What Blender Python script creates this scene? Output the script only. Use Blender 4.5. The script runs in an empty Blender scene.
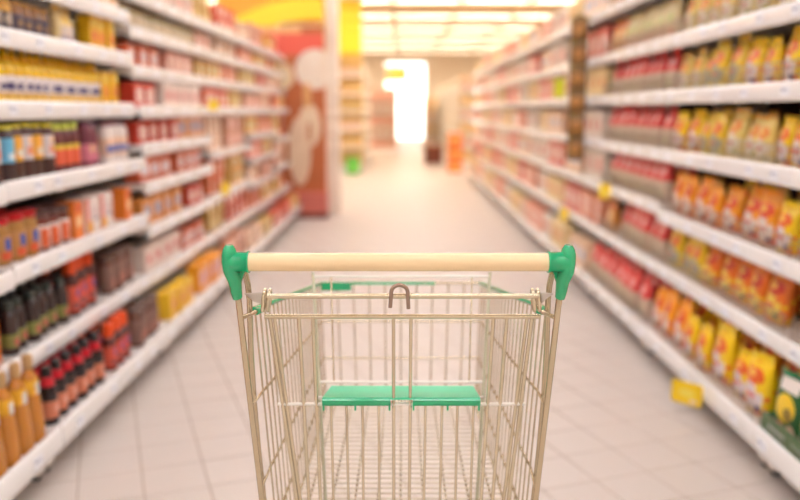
import bpy, math, random
from mathutils import Vector, Matrix
random.seed(7)
S = bpy.context.scene
COL = S.collection

# ---------------------------------------------------------------- camera, world, exposure
CAM_H = 1.258
FOC = 800.0
PITCH = math.atan(140 / 800)
cam_d = bpy.data.cameras.new('camera')
cam = bpy.data.objects.new('camera', cam_d)
COL.objects.link(cam)
cam.location = (0, 0, CAM_H)
cam.rotation_euler = (math.pi / 2 - PITCH, 0, 0)
cam_d.sensor_width = 36
cam_d.lens = 36 * FOC / 800
cam_d.shift_x = -2 / 800
cam_d.clip_start = 0.02
cam_d.dof.use_dof = True
cam_d.dof.focus_distance = 1.33
cam_d.dof.aperture_fstop = 1.75
S.camera = cam

S.view_settings.view_transform = 'Standard'
S.view_settings.look = 'None'
S.view_settings.exposure = 0.0
S.view_settings.gamma = 1
S.view_settings.use_curve_mapping = False

wd = bpy.data.worlds.new('daylight')
S.world = wd
wd.use_nodes = True
wd.node_tree.nodes['Background'].inputs['Color'].default_value = (1.0, 0.95, 0.85, 1)
wd.node_tree.nodes['Background'].inputs['Strength'].default_value = 4.0

LAMP_NEAR = 17.0        # radiance of the ceiling tubes
LAMP_FAR = 20.0


# ---------------------------------------------------------------- pixel helpers (image 800 x 500)
def ray(x, y):
    a, b = (x - 402) / FOC, (250 - y) / FOC
    return Vector((a, math.cos(PITCH) + b * math.sin(PITCH), b * math.cos(PITCH) - math.sin(PITCH)))


def at_y(x, y, Y):
    d = ray(x, y)
    return Vector((0, 0, CAM_H)) + d * (Y / d.y)


# ---------------------------------------------------------------- materials
def srgb(r, g, b):
    def c(v):
        v /= 255
        return v / 12.92 if v <= .04045 else ((v + .055) / 1.055) ** 2.4
    return (c(r), c(g), c(b), 1)


MATS = {}


def mat(name, col, rough=.5, metal=0, spec=.5, coat=0, emit=None, estr=0, trans=0, bump=0, bscale=60, vary=0):
    if name in MATS:
        return MATS[name]
    m = bpy.data.materials.new(name)
    m.use_nodes = True
    nt = m.node_tree
    b = nt.nodes['Principled BSDF']
    b.inputs['Base Color'].default_value = col
    b.inputs['Roughness'].default_value = rough
    b.inputs['Metallic'].default_value = metal
    b.inputs['Specular IOR Level'].default_value = spec
    b.inputs['Coat Weight'].default_value = coat
    b.inputs['Transmission Weight'].default_value = trans
    if emit:
        b.inputs['Emission Color'].default_value = emit
        b.inputs['Emission Strength'].default_value = estr
    if vary:
        tc = nt.nodes.new('ShaderNodeTexCoord')
        n = nt.nodes.new('ShaderNodeTexNoise')
        n.inputs['Scale'].default_value = bscale
        nt.links.new(tc.outputs['Object'], n.inputs['Vector'])
        mx = nt.nodes.new('ShaderNodeMixRGB')
        mx.blend_type = 'MULTIPLY'
        mx.inputs['Color1'].default_value = col
        cr = nt.nodes.new('ShaderNodeMapRange')
        cr.inputs['To Min'].default_value = 1 - vary
        cr.inputs['To Max'].default_value = 1.0
        nt.links.new(n.outputs['Fac'], cr.inputs['Value'])
        nt.links.new(cr.outputs['Result'], mx.inputs['Color2'])
        mx.inputs['Fac'].default_value = 1
        nt.links.new(mx.outputs['Color'], b.inputs['Base Color'])
    if bump:
        tc = nt.nodes.new('ShaderNodeTexCoord')
        n = nt.nodes.new('ShaderNodeTexNoise')
        n.inputs['Scale'].default_value = bscale
        nt.links.new(tc.outputs['Object'], n.inputs['Vector'])
        bp = nt.nodes.new('ShaderNodeBump')
        bp.inputs['Strength'].default_value = bump
        nt.links.new(n.outputs['Fac'], bp.inputs['Height'])
        nt.links.new(bp.outputs['Normal'], b.inputs['Normal'])
    MATS[name] = m
    return m


def print_mat(name, base, shapes, rough=.4, noise=0.0, nscale=40, ncol=None, axis='X', spec=.5):
    """printed packaging: flat shapes in the object's own x/z coordinates.
    shapes: (kind, cx, cz, w, h, colour) with kind rect / ell"""
    if name in MATS:
        return MATS[name]
    m = bpy.data.materials.new(name)
    m.use_nodes = True
    nt = m.node_tree
    N, L = nt.nodes, nt.links
    b = N['Principled BSDF']
    b.inputs['Roughness'].default_value = rough
    b.inputs['Specular IOR Level'].default_value = spec
    tc = N.new('ShaderNodeTexCoord')
    sp = N.new('ShaderNodeSeparateXYZ')
    L.new(tc.outputs['Object'], sp.inputs[0])

    def M(op, a, c=None, d=None):
        n = N.new('ShaderNodeMath')
        n.operation = op
        for i, v in enumerate((a, c, d)):
            if v is None:
                continue
            if isinstance(v, (int, float)):
                n.inputs[i].default_value = v
            else:
                L.new(v, n.inputs[i])
        return n.outputs[0]
    x, z = sp.outputs[axis], sp.outputs['Z']
    rgb = N.new('ShaderNodeRGB')
    rgb.outputs[0].default_value = base
    cur = rgb.outputs[0]
    if noise:
        nz = N.new('ShaderNodeTexNoise')
        nz.inputs['Scale'].default_value = nscale
        nz.inputs['Detail'].default_value = 1
        L.new(tc.outputs['Object'], nz.inputs['Vector'])
        mk = M('GREATER_THAN', nz.outputs['Fac'], 1 - noise)
        mx = N.new('ShaderNodeMixRGB')
        L.new(mk, mx.inputs['Fac'])
        L.new(cur, mx.inputs['Color1'])
        mx.inputs['Color2'].default_value = ncol or base
        cur = mx.outputs['Color']
    for kind, cx, cz, w, h, col in shapes:
        dx = M('MULTIPLY', M('SUBTRACT', x, cx), 2.0 / w)
        dz = M('MULTIPLY', M('SUBTRACT', z, cz), 2.0 / h)
        if kind == 'rect':
            k = M('LESS_THAN', M('MAXIMUM', M('ABSOLUTE', dx), M('ABSOLUTE', dz)), 1.0)
        else:
            k = M('LESS_THAN', M('ADD', M('MULTIPLY', dx, dx), M('MULTIPLY', dz, dz)), 1.0)
        mx = N.new('ShaderNodeMixRGB')
        L.new(k, mx.inputs['Fac'])
        L.new(cur, mx.inputs['Color1'])
        mx.inputs['Color2'].default_value = col
        cur = mx.outputs['Color']
    L.new(cur, b.inputs['Base Color'])
    MATS[name] = m
    return m


# ---------------------------------------------------------------- mesh helpers
class MB:
    def __init__(s):
        s.v, s.f, s.mi, s.sm = [], [], [], []

    def add(s, vs, fs, mi=0, smooth=False):
        o = len(s.v)
        s.v += [tuple(v) for v in vs]
        for f in fs:
            s.f.append(tuple(i + o for i in f))
            s.mi.append(mi)
            s.sm.append(smooth)

    def box(s, x0, x1, y0, y1, z0, z1, mi=0):
        s.add([(x0, y0, z0), (x1, y0, z0), (x1, y1, z0), (x0, y1, z0), (x0, y0, z1), (x1, y0, z1), (x1, y1, z1), (x0, y1, z1)],
              [(0, 3, 2, 1), (4, 5, 6, 7), (0, 1, 5, 4), (1, 2, 6, 5), (2, 3, 7, 6), (3, 0, 4, 7)], mi)
        return s

    def bbox(s, x0, x1, y0, y1, z0, z1, b, mi=0):
        """box with chamfered edges: three stacked rounded outlines"""
        def ring(i, z):
            return [(x0 + b + i, y0 + i, z), (x1 - b - i, y0 + i, z), (x1 - i, y0 + b + i, z), (x1 - i, y1 - b - i, z),
                    (x1 - b - i, y1 - i, z), (x0 + b + i, y1 - i, z), (x0 + i, y1 - b - i, z), (x0 + i, y0 + b + i, z)]
        rs = [ring(b * .8, z0), ring(0, z0 + b), ring(0, z1 - b), ring(b * .8, z1)]
        vs = sum(rs, [])
        fs = [tuple(range(7, -1, -1)), tuple(range(24, 32))]
        for k in range(3):
            for i in range(8):
                j = (i + 1) % 8
                fs.append((k * 8 + i, k * 8 + j, k * 8 + 8 + j, k * 8 + 8 + i))
        s.add(vs, fs, mi)
        return s

    def lathe(s, prof, n=14, mi=0, c=(0, 0), mis=None, sx=1, sy=1):
        vs, o = [], len(prof)
        for r, z in prof:
            for i in range(n):
                a = 2 * math.pi * i / n
                vs.append((c[0] + r * math.cos(a) * sx, c[1] + r * math.sin(a) * sy, z))
        off = len(s.v)
        s.v += vs
        for k in range(o - 1):
            for i in range(n):
                j = (i + 1) % n
                s.f.append((off + k * n + i, off + k * n + j, off + (k + 1) * n + j, off + (k + 1) * n + i))
                s.mi.append(mis[k] if mis else mi)
                s.sm.append(True)
        s.f.append(tuple(off + i for i in range(n - 1, -1, -1)))
        s.mi.append(mis[0] if mis else mi)
        s.sm.append(False)
        s.f.append(tuple(off + (o - 1) * n + i for i in range(n)))
        s.mi.append(mis[-1] if mis else mi)
        s.sm.append(False)
        return s

    def tube(s, pts, r, n=8, mi=0, rs=None, flat=(1, 1), closed=False):
        pts = [Vector(p) for p in pts]
        k = len(pts)
        rs = rs or [r] * k
        t0 = (pts[1] - pts[0]).normalized()
        up = Vector((0, 0, 1)) if abs(t0.z) < .9 else Vector((0, 1, 0))
        nrm = (up - t0 * up.dot(t0)).normalized()
        vs = []
        for i, p in enumerate(pts):
            if closed:
                t = (pts[(i + 1) % k] - pts[i - 1]).normalized()
            else:
                t = (pts[min(i + 1, k - 1)] - pts[max(i - 1, 0)]).normalized()
            nrm = (nrm - t * nrm.dot(t)).normalized()
            bn = t.cross(nrm)
            for j in range(n):
                a = 2 * math.pi * j / n
                vs.append(p + nrm * (math.cos(a) * rs[i] * flat[0]) + bn * (math.sin(a) * rs[i] * flat[1]))
        fs = []
        for i in range(k if closed else k - 1):
            i2 = (i + 1) % k
            for j in range(n):
                j2 = (j + 1) % n
                fs.append((i * n + j, i * n + j2, i2 * n + j2, i2 * n + j))
        s.add(vs, fs, mi, True)
        if not closed:
            s.add(vs[:n], [tuple(range(n - 1, -1, -1))], mi)
            s.add(vs[-n:], [tuple(range(n))], mi)
        return s

    def loft(s, rings, mi=0, smooth=True, caps=True):
        n = len(rings[0])
        vs = sum([list(r) for r in rings], [])
        fs = []
        for k in range(len(rings) - 1):
            for i in range(n):
                j = (i + 1) % n
                fs.append((k * n + i, k * n + j, (k + 1) * n + j, (k + 1) * n + i))
        s.add(vs, fs, mi, smooth)
        if caps:
            s.add(rings[0], [tuple(range(n - 1, -1, -1))], mi)
            s.add(rings[-1], [tuple(range(n))], mi)
        return s

    def prism(s, outline, y0, y1, mi=0):
        """outline in x/z, extruded along y"""
        n = len(outline)
        vs = [(x, y0, z) for x, z in outline] + [(x, y1, z) for x, z in outline]
        fs = [tuple(range(n)), tuple(range(2 * n - 1, n - 1, -1))]
        for i in range(n):
            j = (i + 1) % n
            fs.append((i, n + i, n + j, j))
        s.add(vs, fs, mi)
        return s

    def mesh(s, name, mats):
        me = bpy.data.meshes.new(name)
        me.from_pydata(s.v, [], s.f)
        for m in (mats if isinstance(mats, (list, tuple)) else [mats]):
            me.materials.append(m)
        me.polygons.foreach_set('material_index', s.mi)
        me.polygons.foreach_set('use_smooth', s.sm)
        me.update()
        return me

    def build(s, name, mats, parent=None):
        return link(name, s.mesh(name, mats), parent)


def link(name, data, parent=None):
    o = bpy.data.objects.new(name, data)
    COL.objects.link(o)
    if parent is not None:
        o.parent = parent
    return o


def tag(o, label=None, cat=None, group=None, kind=None):
    if label:
        o['label'] = label
    if cat:
        o['category'] = cat
    if group:
        o['group'] = group
    if kind:
        o['kind'] = kind
    return o


def empty(name, loc=(0, 0, 0), rz=0):
    o = link(name, None)
    o.empty_display_size = .05
    o.location = loc
    o.rotation_euler = (0, 0, rz)
    return o


def copy_tree(o, parent=None):
    c = o.copy()
    COL.objects.link(c)
    c.parent = parent
    for ch in KIDS.get(o.name, []):
        copy_tree(ch, c)
    return c


KIDS = {}

# ================================================================ THE SETTING
X_W, Y_B, Y_F, Z_C = 9.0, -5.0, 36.0, 3.7
M_wall = mat('wall_paint', srgb(240, 228, 212), .7, vary=.05, bscale=2)
M_ceil = mat('ceiling_panel', srgb(212, 178, 134), .8, vary=.06, bscale=1.5)
M_grout = mat('grout', srgb(190, 170, 155), .7)
M_tile = mat('floor_tile', srgb(222, 208, 198), .42, vary=.05, bscale=3, spec=.4)

floor = MB().box(-X_W, X_W, Y_B, Y_F, -.2, -.0025).build('floor', M_grout)
tag(floor, kind='structure')
TS = .2095
ang = math.radians(20.3)
tu = Vector((-math.sin(ang), math.cos(ang), 0))
tv = Vector((math.cos(ang), math.sin(ang), 0))
g = .0032


def tile_ring(b, z):
    h = TS / 2 - g - b
    return [(-h, -h, z), (h, -h, z), (h, h, z), (-h, h, z)]


tile_me = MB().loft([tile_ring(0, -.008), tile_ring(0, -.0015), tile_ring(.0018, 0)], smooth=False).mesh('tile', M_tile)
cells = []
for i in range(-90, 90):
    for j in range(-60, 200):
        c = tv * (.057 + (i + .5) * TS) + tu * (1.98 + (j + .5) * TS)
        if -X_W + .15 < c.x < X_W - .15 and Y_B + .15 < c.y < Y_F - .15:
            D = CAM_H
            zc = c.y * math.cos(PITCH) + D * math.sin(PITCH)
            vis = False
            if zc > .3:
                px = 402 + 800 * c.x / zc
                py = 250 + 800 * (D * math.cos(PITCH) - c.y * math.sin(PITCH)) / zc
                vis = -25 < px < 825 and py < 515 and abs(c.x) < 1.55
            cells.append((0 if vis else 1, c.y, c))
cells.sort(key=lambda t: (t[0], t[1]))
for k, (_, _, c) in enumerate(cells[:300]):
    o = link('tile', tile_me, floor)
    o.location = c
    o.rotation_euler = (0, 0, ang)
big = MB()
for _, _, c in cells[300:]:
    vs = []
    h = TS / 2 - g
    for z, hh in ((-.0024, h), (0, h - .0015)):
        for a, b in ((-1, -1), (1, -1), (1, 1), (-1, 1)):
            p = c + tv * (a * hh) + tu * (b * hh)
            vs.append((p.x, p.y, z))
    big.add(vs, [(4, 5, 6, 7), (0, 1, 5, 4), (1, 2, 6, 5), (2, 3, 7, 6), (3, 0, 4, 7)])
tag(big.build('tile_field', M_tile, floor), kind='stuff')

tag(MB().box(-X_W, X_W, Y_B, Y_F, Z_C, Z_C + .2).build('ceiling', M_ceil), kind='structure')
tag(MB().box(-X_W - .2, -X_W, Y_B, Y_F, -.2, Z_C + .2).build('wall_left', M_wall), kind='structure')
tag(MB().box(X_W, X_W + .2, Y_B, Y_F, -.2, Z_C + .2).build('wall_right', M_wall), kind='structure')
tag(MB().box(-X_W - .2, X_W + .2, Y_B - .2, Y_B, -.2, Z_C + .2).build('wall_front', M_wall), kind='structure')
DX0, DX1, DZ = -.75, 1.05, 3.4
wb = MB()
wb.box(-X_W, DX0, Y_F, Y_F + .2, -.2, Z_C + .2)
wb.box(DX1, X_W, Y_F, Y_F + .2, -.2, Z_C + .2)
wb.box(DX0, DX1, Y_F, Y_F + .2, DZ, Z_C + .2)
wb.box(DX0, DX1, Y_F, Y_F + .2, -.2, 0)
tag(wb.build('wall_back', M_wall), kind='structure')
M_frame = mat('door_frame_metal', srgb(225, 215, 195), .4)
M_glass = mat('clear_glass', (1, 1, 1, 1), .0, trans=1.0)
M_glass.node_tree.nodes['Principled BSDF'].inputs['IOR'].default_value = 1.05
d1 = tag(MB().box(DX0, DX1, Y_F + .08, Y_F + .14, DZ - .08, DZ).build('door_1', M_frame), kind='structure')
for k in range(5):
    x = DX0 + (DX1 - DX0) * k / 4
    MB().box(x - .03, x + .03, Y_F + .08, Y_F + .14, 0, DZ - .08).build('door_post', M_frame, d1)
for k in range(4):
    w = (DX1 - DX0) / 4
    MB().box(DX0 + w * k + .03, DX0 + w * (k + 1) - .03, Y_F + .10, Y_F + .112, 0, DZ - .08).build('pane', M_glass, d1)

# white structural column by the end of the sauce shelving
M_col = mat('column_paint', srgb(246, 234, 218), .5)
tag(MB().bbox(-.90, -.745, 9.62, 9.78, 0, Z_C, .01).build('column', M_col), kind='structure')

# ceiling fluorescent fixtures
M_house = mat('lamp_housing', srgb(245, 240, 230), .5)
ROWS = [18.1 + 3.0 * k for k in range(-7, 6)]


def diffuser_mat(Y):
    far = max(0, min(1, (Y - 7) / 10))
    col = (.91 + .09 * far, .97 - .08 * far, 1.06 - .34 * far, 1)
    st = LAMP_NEAR + (LAMP_FAR - LAMP_NEAR) * far
    return mat('tube_light_%d' % round(Y * 10), (1, 1, 1, 1), .5, emit=col, estr=st)


hm = MB()
hm.box(-.73, .73, -.16, .16, .03, .075)
for sg_ in (-1, 1):
    hm.box(-.73, .73, min(sg_ * .16, sg_ * .145), max(sg_ * .16, sg_ * .145), -.03, .03)
house_me = hm.mesh('housing', M_house)
for Y in ROWS:
    dm = MB().box(-.70, .70, -.12, .12, .012, .029).mesh('diffuser', diffuser_mat(Y))
    capm = MB().box(-.012, .012, -.144, .144, -.03, .0295).mesh('end_cap', M_house)
    for k in range(-5, 6):
        fx = link('ceiling_light', house_me)
        fx.location = (.55 + k * 1.52, Y, Z_C - .075)
        tag(fx, 'long white fluorescent light fixture mounted in a row under the ceiling', 'ceiling light', 'fluorescent fixtures in rows on the ceiling')
        link('diffuser', dm, fx)
        for s in (-1, 1):
            link('end_cap', capm, fx).location = (s * .715, 0, 0)

# ================================================================ SHELVING
M_shelf = mat('shelf_white', srgb(236, 228, 222), .35)
M_rail = mat('rail_plastic', srgb(250, 247, 245), .16, coat=.6)
M_back = mat('shelf_back', srgb(66, 48, 40), .7, vary=.2, bscale=8)
M_leg = mat('leg_paint', srgb(226, 216, 206), .5)
M_foot = mat('rubber_black', srgb(24, 22, 22), .7)
M_tag = print_mat('price_tag_print', srgb(236, 238, 244), [('rect', -.012, .004, .028, .012, srgb(165, 165, 180)), ('rect', .018, 0, .012, .02, srgb(190, 190, 200))])
M_wire = mat('fence_wire', srgb(176, 158, 140), .3, metal=.5)
DEPTH = .46
TAG_ME = MB().box(-.032, .032, -.0015, .0015, -.018, .018).mesh('price_tag', M_tag)


def rail_mesh(L, h):
    # outline in depth/height, lip leaning out at the top
    m = MB()
    pr = [(0, -h / 2)] + [(-.004 - .012 * math.cos(t * math.pi / 14) ** .7, h / 2 * math.sin(t * math.pi / 14)) for t in range(-6, 7)] + [(0, h / 2)]
    rings = [[(x, d, z) for d, z in pr] for x in (-L / 2 + .004, L / 2 - .004)]
    m.loft(rings, smooth=True)
    return m.mesh('price_rail', M_rail)


def fence_mesh(L, h=.08):
    m = MB()
    for z in (.012, h * .4, h * .7, h):
        m.tube([(-L / 2 + .02, 0, z), (L / 2 - .02, 0, z)], .0022, 4)
    n = int(L / .03)
    for i in range(n + 1):
        x = -L / 2 + .02 + (L - .04) * i / n
        m.tube([(x, 0, 0), (x, 0, h)], .0017, 4)
    return m.mesh('wire_fence', M_wire)


def bay(side, y0, y1, zs, xs_fn, label, fence=False, top=2.0):
    """side -1 = sauce side (faces +x), +1 = snack side (faces -x). local: x along aisle, -y to the aisle"""
    L = y1 - y0
    deck = xs_fn(len(zs) - 1)
    root = empty('shelving_bay', (side * deck, (y0 + y1) / 2, 0), -side * math.pi / 2)
    tag(root, label, 'shelving', 'bays of the sauce shelving' if side < 0 else 'bays of the snack shelving')
    dd = DEPTH + .14
    MB().box(-L / 2, L / 2, dd - .02, dd, .0, top).build('back_panel', M_back, root)
    for s in (-1, 1):
        MB().bbox(s * (L / 2 - .02) - .018, s * (L / 2 - .02) + .018, dd - .06, dd - .022, 0, top, .004).build('upright', M_leg, root)
        lg = MB().prism([(s * (L / 2 - .035) - .028, .022), (s * (L / 2 - .035) + .028, .022), (s * (L / 2 - .035) + .028, .088), (s * (L / 2 - .035) - .028, .088)], .05, .10).build('leg', M_leg, root)
        MB().lathe([(.016, 0), (.018, .012), (.012, .022)], 10, c=(s * (L / 2 - .035), .075)).build('foot', M_foot, lg)
    for i, z in enumerate(zs):
        back = xs_fn(i) - deck
        last = i == len(zs) - 1
        h = .090 if last else .070
        m = MB()
        m.bbox(-L / 2 + .003, L / 2 - .003, back, dd - .022, z - .012, z + .022, .004)
        if not last:       # folded brackets under the shelf
            for s in (-1, 1):
                m.prism([(s * (L / 2 - .02) - .003, z - .06), (s * (L / 2 - .02) + .003, z - .06), (s * (L / 2 - .02) + .003, z - .012), (s * (L / 2 - .02) - .003, z - .012)], back + .25, dd - .06)
        sh = m.build('shelf', M_shelf, root)
        r = link('price_rail', rail_mesh(L, h), sh)
        r.location = (0, back - .001, z)
        nt = 5 if (y0 < 5) else 3
        for k in range(nt):
            t = link('price_tag', TAG_ME, sh)
            t.location = (-L / 2 + L * (k + .3 + .5 * random.random()) / nt, back - .0165, z)
        if fence and not (last and fence == 2):
            fe = link('wire_fence', fence_mesh(L), sh)
            fe.location = (0, back + .005, z + .022)
    return root


def xs_left(n):
    def fn(i):
        return 1.19 if i == n - 1 else (1.35 if i < 3 else 1.31)
    return fn


def xs_right(n):
    return lambda i: 1.236 if i == n - 1 else 1.32


LB = [1.18, 2.62, 4.06, 5.50, 6.94, 8.38, 9.32]
Z_L1 = [1.70, 1.50, 1.258, .991, .71, .395, .14]
Z_L0 = [1.70, 1.50, 1.258, .985, .70, .40, .14]
Z_L2 = [1.825, 1.643, 1.45, 1.25, 1.06, .864, .638, .39, .14]
Z_L3 = [1.83, 1.64, 1.45, 1.25, .95, .65, .39, .14]
Z_L4 = [1.83, 1.64, 1.45, 1.25, 1.03, .82, .60, .385, .14]
ZL = [Z_L0, Z_L1, Z_L2, Z_L3, Z_L4, Z_L3]
BL = ['amber bottle bay', 'squeeze bottle bay', 'bay after the squeeze bottles', 'third bay before the yellow arch', 'second bay before the yellow arch', 'bay beside the yellow arch']
for i in range(6):
    n = len(ZL[i])
    bay(-1, LB[i], LB[i + 1], ZL[i], xs_left(n), 'white sauce shelving, ' + BL[i] + ', %s shelves' % ('seven' if n == 7 else 'eight' if n == 8 else 'nine'))
RB = [1.28, 2.66, 4.07, 5.38, 6.74, 8.10, 9.46, 10.82, 12.18, 13.54, 14.90]
Z_R1 = [1.875, 1.585, 1.322, 1.034, .728, .455, .14]
Z_R2 = [1.875, 1.585, 1.322, 1.034, .762, .455, .14]
BR = ['green tray bay', 'yellow pouch bay', 'red packet bay', 'bay behind the hanging strip', 'sixth bay from the orange box stack', 'fifth bay from the orange box stack',
      'fourth bay from the orange box stack', 'third bay from the orange box stack', 'second bay from the orange box stack', 'bay beside the orange box stack']
for i in range(10):
    zs = Z_R1 if i < 2 else Z_R2
    bay(1, RB[i], RB[i + 1], zs, xs_right(7), 'white snack shelving, ' + BR[i] + ', seven shelves', fence=(1 if i < 2 else (1 if i == 2 else 0)))


# ================================================================ PRODUCTS
# prototypes: (mesh, [(child name, mesh), ...], width, depth, height)
def proto(m, mats, kids, w, d, h, name):
    return dict(me=m.mesh(name, mats), kids=[(n, k.mesh(n, mm)) for n, k, mm in kids], w=w, d=d, h=h, name=name)


def bottle(name, H, r, body_c, cap_c, label_c, cap=(.0, .0), style='round', label=(.2, .6), mark=None, neck=.4, cap_style='cyl', clear=False, shoulder=.62):
    bm = mat(name + '_body', body_c, .18, coat=.2)
    cm = mat(name + '_cap', cap_c, .35)
    sh = [] if mark is None else mark
    lm = print_mat(name + '_label', label_c, sh, .45)
    ch = H * {'cone': .26, 'tall': .30}.get(cap_style, .16)
    b = MB().lathe([(r * .8, 0), (r * .97, H * .012), (r, H * .04), (r, H * shoulder * .96), (r * .93, H * (shoulder + .06)), (r * (neck + .2), H * (shoulder + .15)), (r * neck, H - ch), (r * neck, H - ch * .3)], 14)
    if cap_style == 'cone':
        c = MB().lathe([(r * neck * 1.5, H - ch), (r * neck * 1.45, H - ch * .7), (r * neck * .7, H - ch * .45), (r * .16, H)], 12)
    else:
        rc = max(r * neck * 1.18, .011)
        c = MB().lathe([(rc, H - ch), (rc * 1.03, H - ch * .9), (rc * .98, H - ch * .08), (rc * .85, H)], 12)
    l = MB().lathe([(r * 1.012, H * label[0]), (r * 1.022, H * label[0] + .002), (r * 1.022, H * label[1] - .002), (r * 1.012, H * label[1])], 14)
    return proto(b, bm, [('cap', c, cm), ('label', l, lm)], 2 * r, 2 * r, H, name)


def jar(name, H, r, body_c, lid_c, label_c, label=(.18, .66), mark=None, lid_h=.16):
    bm = mat(name + '_body', body_c, .15, coat=.3)
    lm = print_mat(name + '_label', label_c, mark or [], .45)
    cm = mat(name + '_lid', lid_c, .3)
    b = MB().lathe([(r * .85, 0), (r, H * .04), (r, H * .7), (r * .9, H * .8), (r * .86, H * (1 - lid_h) + .004)], 14)
    c = MB().lathe([(r * .92, H * (1 - lid_h)), (r * .95, H * (1 - lid_h) + .003), (r * .95, H - .004), (r * .9, H)], 16)
    l = MB().lathe([(r * 1.012, H * label[0]), (r * 1.022, H * label[0] + .002), (r * 1.022, H * label[1] - .002), (r * 1.012, H * label[1])], 14)
    return proto(b, bm, [('lid', c, cm), ('label', l, lm)], 2 * r, 2 * r, H, name)


def carton(name, w, d, h, base, shapes, flap=True, rough=.4):
    pm = print_mat(name + '_print', base, shapes, rough)
    m = MB().bbox(-w / 2, w / 2, -d / 2, d / 2, 0, h, .003)
    kids = []
    if flap:
        kids = [('flap', MB().prism([(-w / 2 + .004, 0), (w / 2 - .004, 0), (w / 2 - .008, .003), (-w / 2 + .008, .003)], -d * .46, d * .1), pm)]
        for k in kids:
            k[1].v = [(x, y, z + h) for x, y, z in k[1].v]
    return proto(m, pm, kids, w, d, h, name)


def pouch(name, w, d, h, base, shapes, rough=.3, seal=None, noise=0, ncol=None, nsc=40, lean=0.0):
    pm = print_mat(name + '_print', base, shapes, rough, noise=noise, ncol=ncol, nscale=nsc)
    n = 16
    rings = []
    prof = [(0, .86, .62), (.03, .95, .9), (.2, 1.0, 1.0), (.45, .98, 1.0), (.68, .97, .8), (.84, .97, .42), (.91, .98, .09), (.955, 1.0, .05), (1.0, .97, .05)]
    for t, a, b in prof:
        rr = []
        for i in range(n):
            an = 2 * math.pi * i / n
            cx, cy = math.cos(an), math.sin(an)
            e = .55
            x = math.copysign(abs(cx) ** e, cx) * w / 2 * a
            y = math.copysign(abs(cy) ** .8, cy) * d / 2 * b
            zz = h * t
            if t > .85:
                zz += .006 * math.sin(x / w * 9 + 1) * (t - .8) * 5
                y += .008 * math.sin(x / w * 7) - lean * (t - .85) * 6
            rr.append((x, y, zz))
        rings.append(rr)
    m = MB().loft(rings)
    kids = []
    if seal:
        sm = mat(name + '_seal', seal, .3)
        s = MB()
        z0 = h * .955
        top = []
        for sd in (1, -1):
            row = [((i / 10 - .5) * w * .98, .008 * math.sin((i / 10 - .5) * 6.9) - lean * .6 + sd * d * .03) for i in range(11)]
            top += row if sd == 1 else row[::-1]
        s.loft([[(x, y, z0) for x, y in top], [(x, y, z0 + .014 + .003 * (i % 2)) for i, (x, y) in enumerate(top)]], smooth=False)
        kids = [('top_seal', s, sm)]
    return proto(m, pm, kids, w, d, h, name)


COUNT = [0]


def put(p, loc, rz, label, cat, group, s=1.0, parts=True, tilt=0, roll=0):
    o = link(p['name'], p['me'])
    o.location = loc
    o.rotation_euler = (tilt, roll, rz)
    if roll or tilt:
        o.location.z += abs(math.sin(roll)) * p['w'] * .5 * s + abs(math.sin(tilt)) * p['d'] * .45 * s
    if s != 1:
        o.scale = (s, s, s)
    tag(o, label, cat, group)
    if parts:
        for n, me in p['kids']:
            link(n, me, o)
    COUNT[0] += 1
    return o


def row(side, p, y0, y1, z, xs, label, cat, rows=1, gap=.012, parts=True, jit=.012, turn=.09, stack=1, inset=.022, sc=0.03, skip=0.0, lean=0, base=1.0):
    """fill a stretch of a shelf with one product"""
    w = p['w'] + gap
    n = max(1, int((y1 - y0) / w))
    w = (y1 - y0) / n if n * w > .9 * (y1 - y0) else w
    rz = math.pi / 2 if side < 0 else -math.pi / 2
    for r in range(rows):
        for i in range(n):
            if r == 0 and random.random() < skip:
                continue
            s = base * (1 + random.uniform(-sc, sc * .3))
            for k in range(stack):
                x = side * (xs + inset + p['d'] / 2 + r * (p['d'] + .008 + 1.5 * jit) + random.uniform(0, jit))
                y = y0 + w * (i + .5) + random.uniform(-.3, .3) * max(0, min(.006, w - p['w']))
                put(p, (x, y, z + .0228 + k * (p['h'] * s + .001)), rz + random.uniform(-turn, turn), label, cat, label, s, parts, tilt=lean)


K = srgb
# ---- sauce side, bottles and jars
P_must = bottle('mustard_bottle', .195, .031, K(247, 198, 20), K(245, 176, 10), K(240, 228, 226), cap_style='cone', label=(.14, .5),
                mark=[('ell', .0, .06, .05, .03, K(85, 75, 120)), ('rect', 0, .035, .06, .008, K(235, 180, 40))], neck=.42)
P_goldjar = jar('mustard_jar', .135, .036, K(222, 160, 50), K(205, 170, 90), K(70, 55, 70), label=(.12, .55), mark=[('ell', 0, .05, .045, .04, K(200, 180, 160))])
P_brownjar = jar('relish_jar', .125, .034, K(150, 95, 40), K(190, 140, 70), K(80, 68, 85), label=(.15, .6), mark=[('rect', 0, .045, .04, .02, K(170, 130, 90))])
P_cream = pouch('soup_pouch', .15, .06, .145, K(243, 214, 150), [('rect', 0, .05, .11, .045, K(225, 205, 190)), ('ell', 0, .1, .08, .04, K(250, 205, 80)), ('rect', 0, .025, .12, .02, K(180, 165, 180))], seal=K(235, 190, 90))
P_yelbox = carton('noodle_carton', .085, .06, .15, K(247, 192, 30), [('rect', 0, .06, .06, .05, K(240, 130, 60)), ('rect', 0, .12, .05, .02, K(250, 225, 120))])
P_lidA = bottle('dressing_bottle', .197, .031, K(84, 52, 46), K(222, 200, 40), K(224, 212, 214), label=(.34, .78), shoulder=.78, neck=.7, mark=[('rect', 0, .1, .04, .03, K(235, 150, 110)), ('ell', 0, .135, .03, .03, K(250, 200, 150))])
P_lidB = bottle('vinaigrette_bottle', .197, .031, K(70, 50, 50), K(220, 205, 50), K(105, 180, 215), label=(.34, .78), shoulder=.78, neck=.7, mark=[('rect', 0, .09, .04, .02, K(235, 240, 245))])
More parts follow.
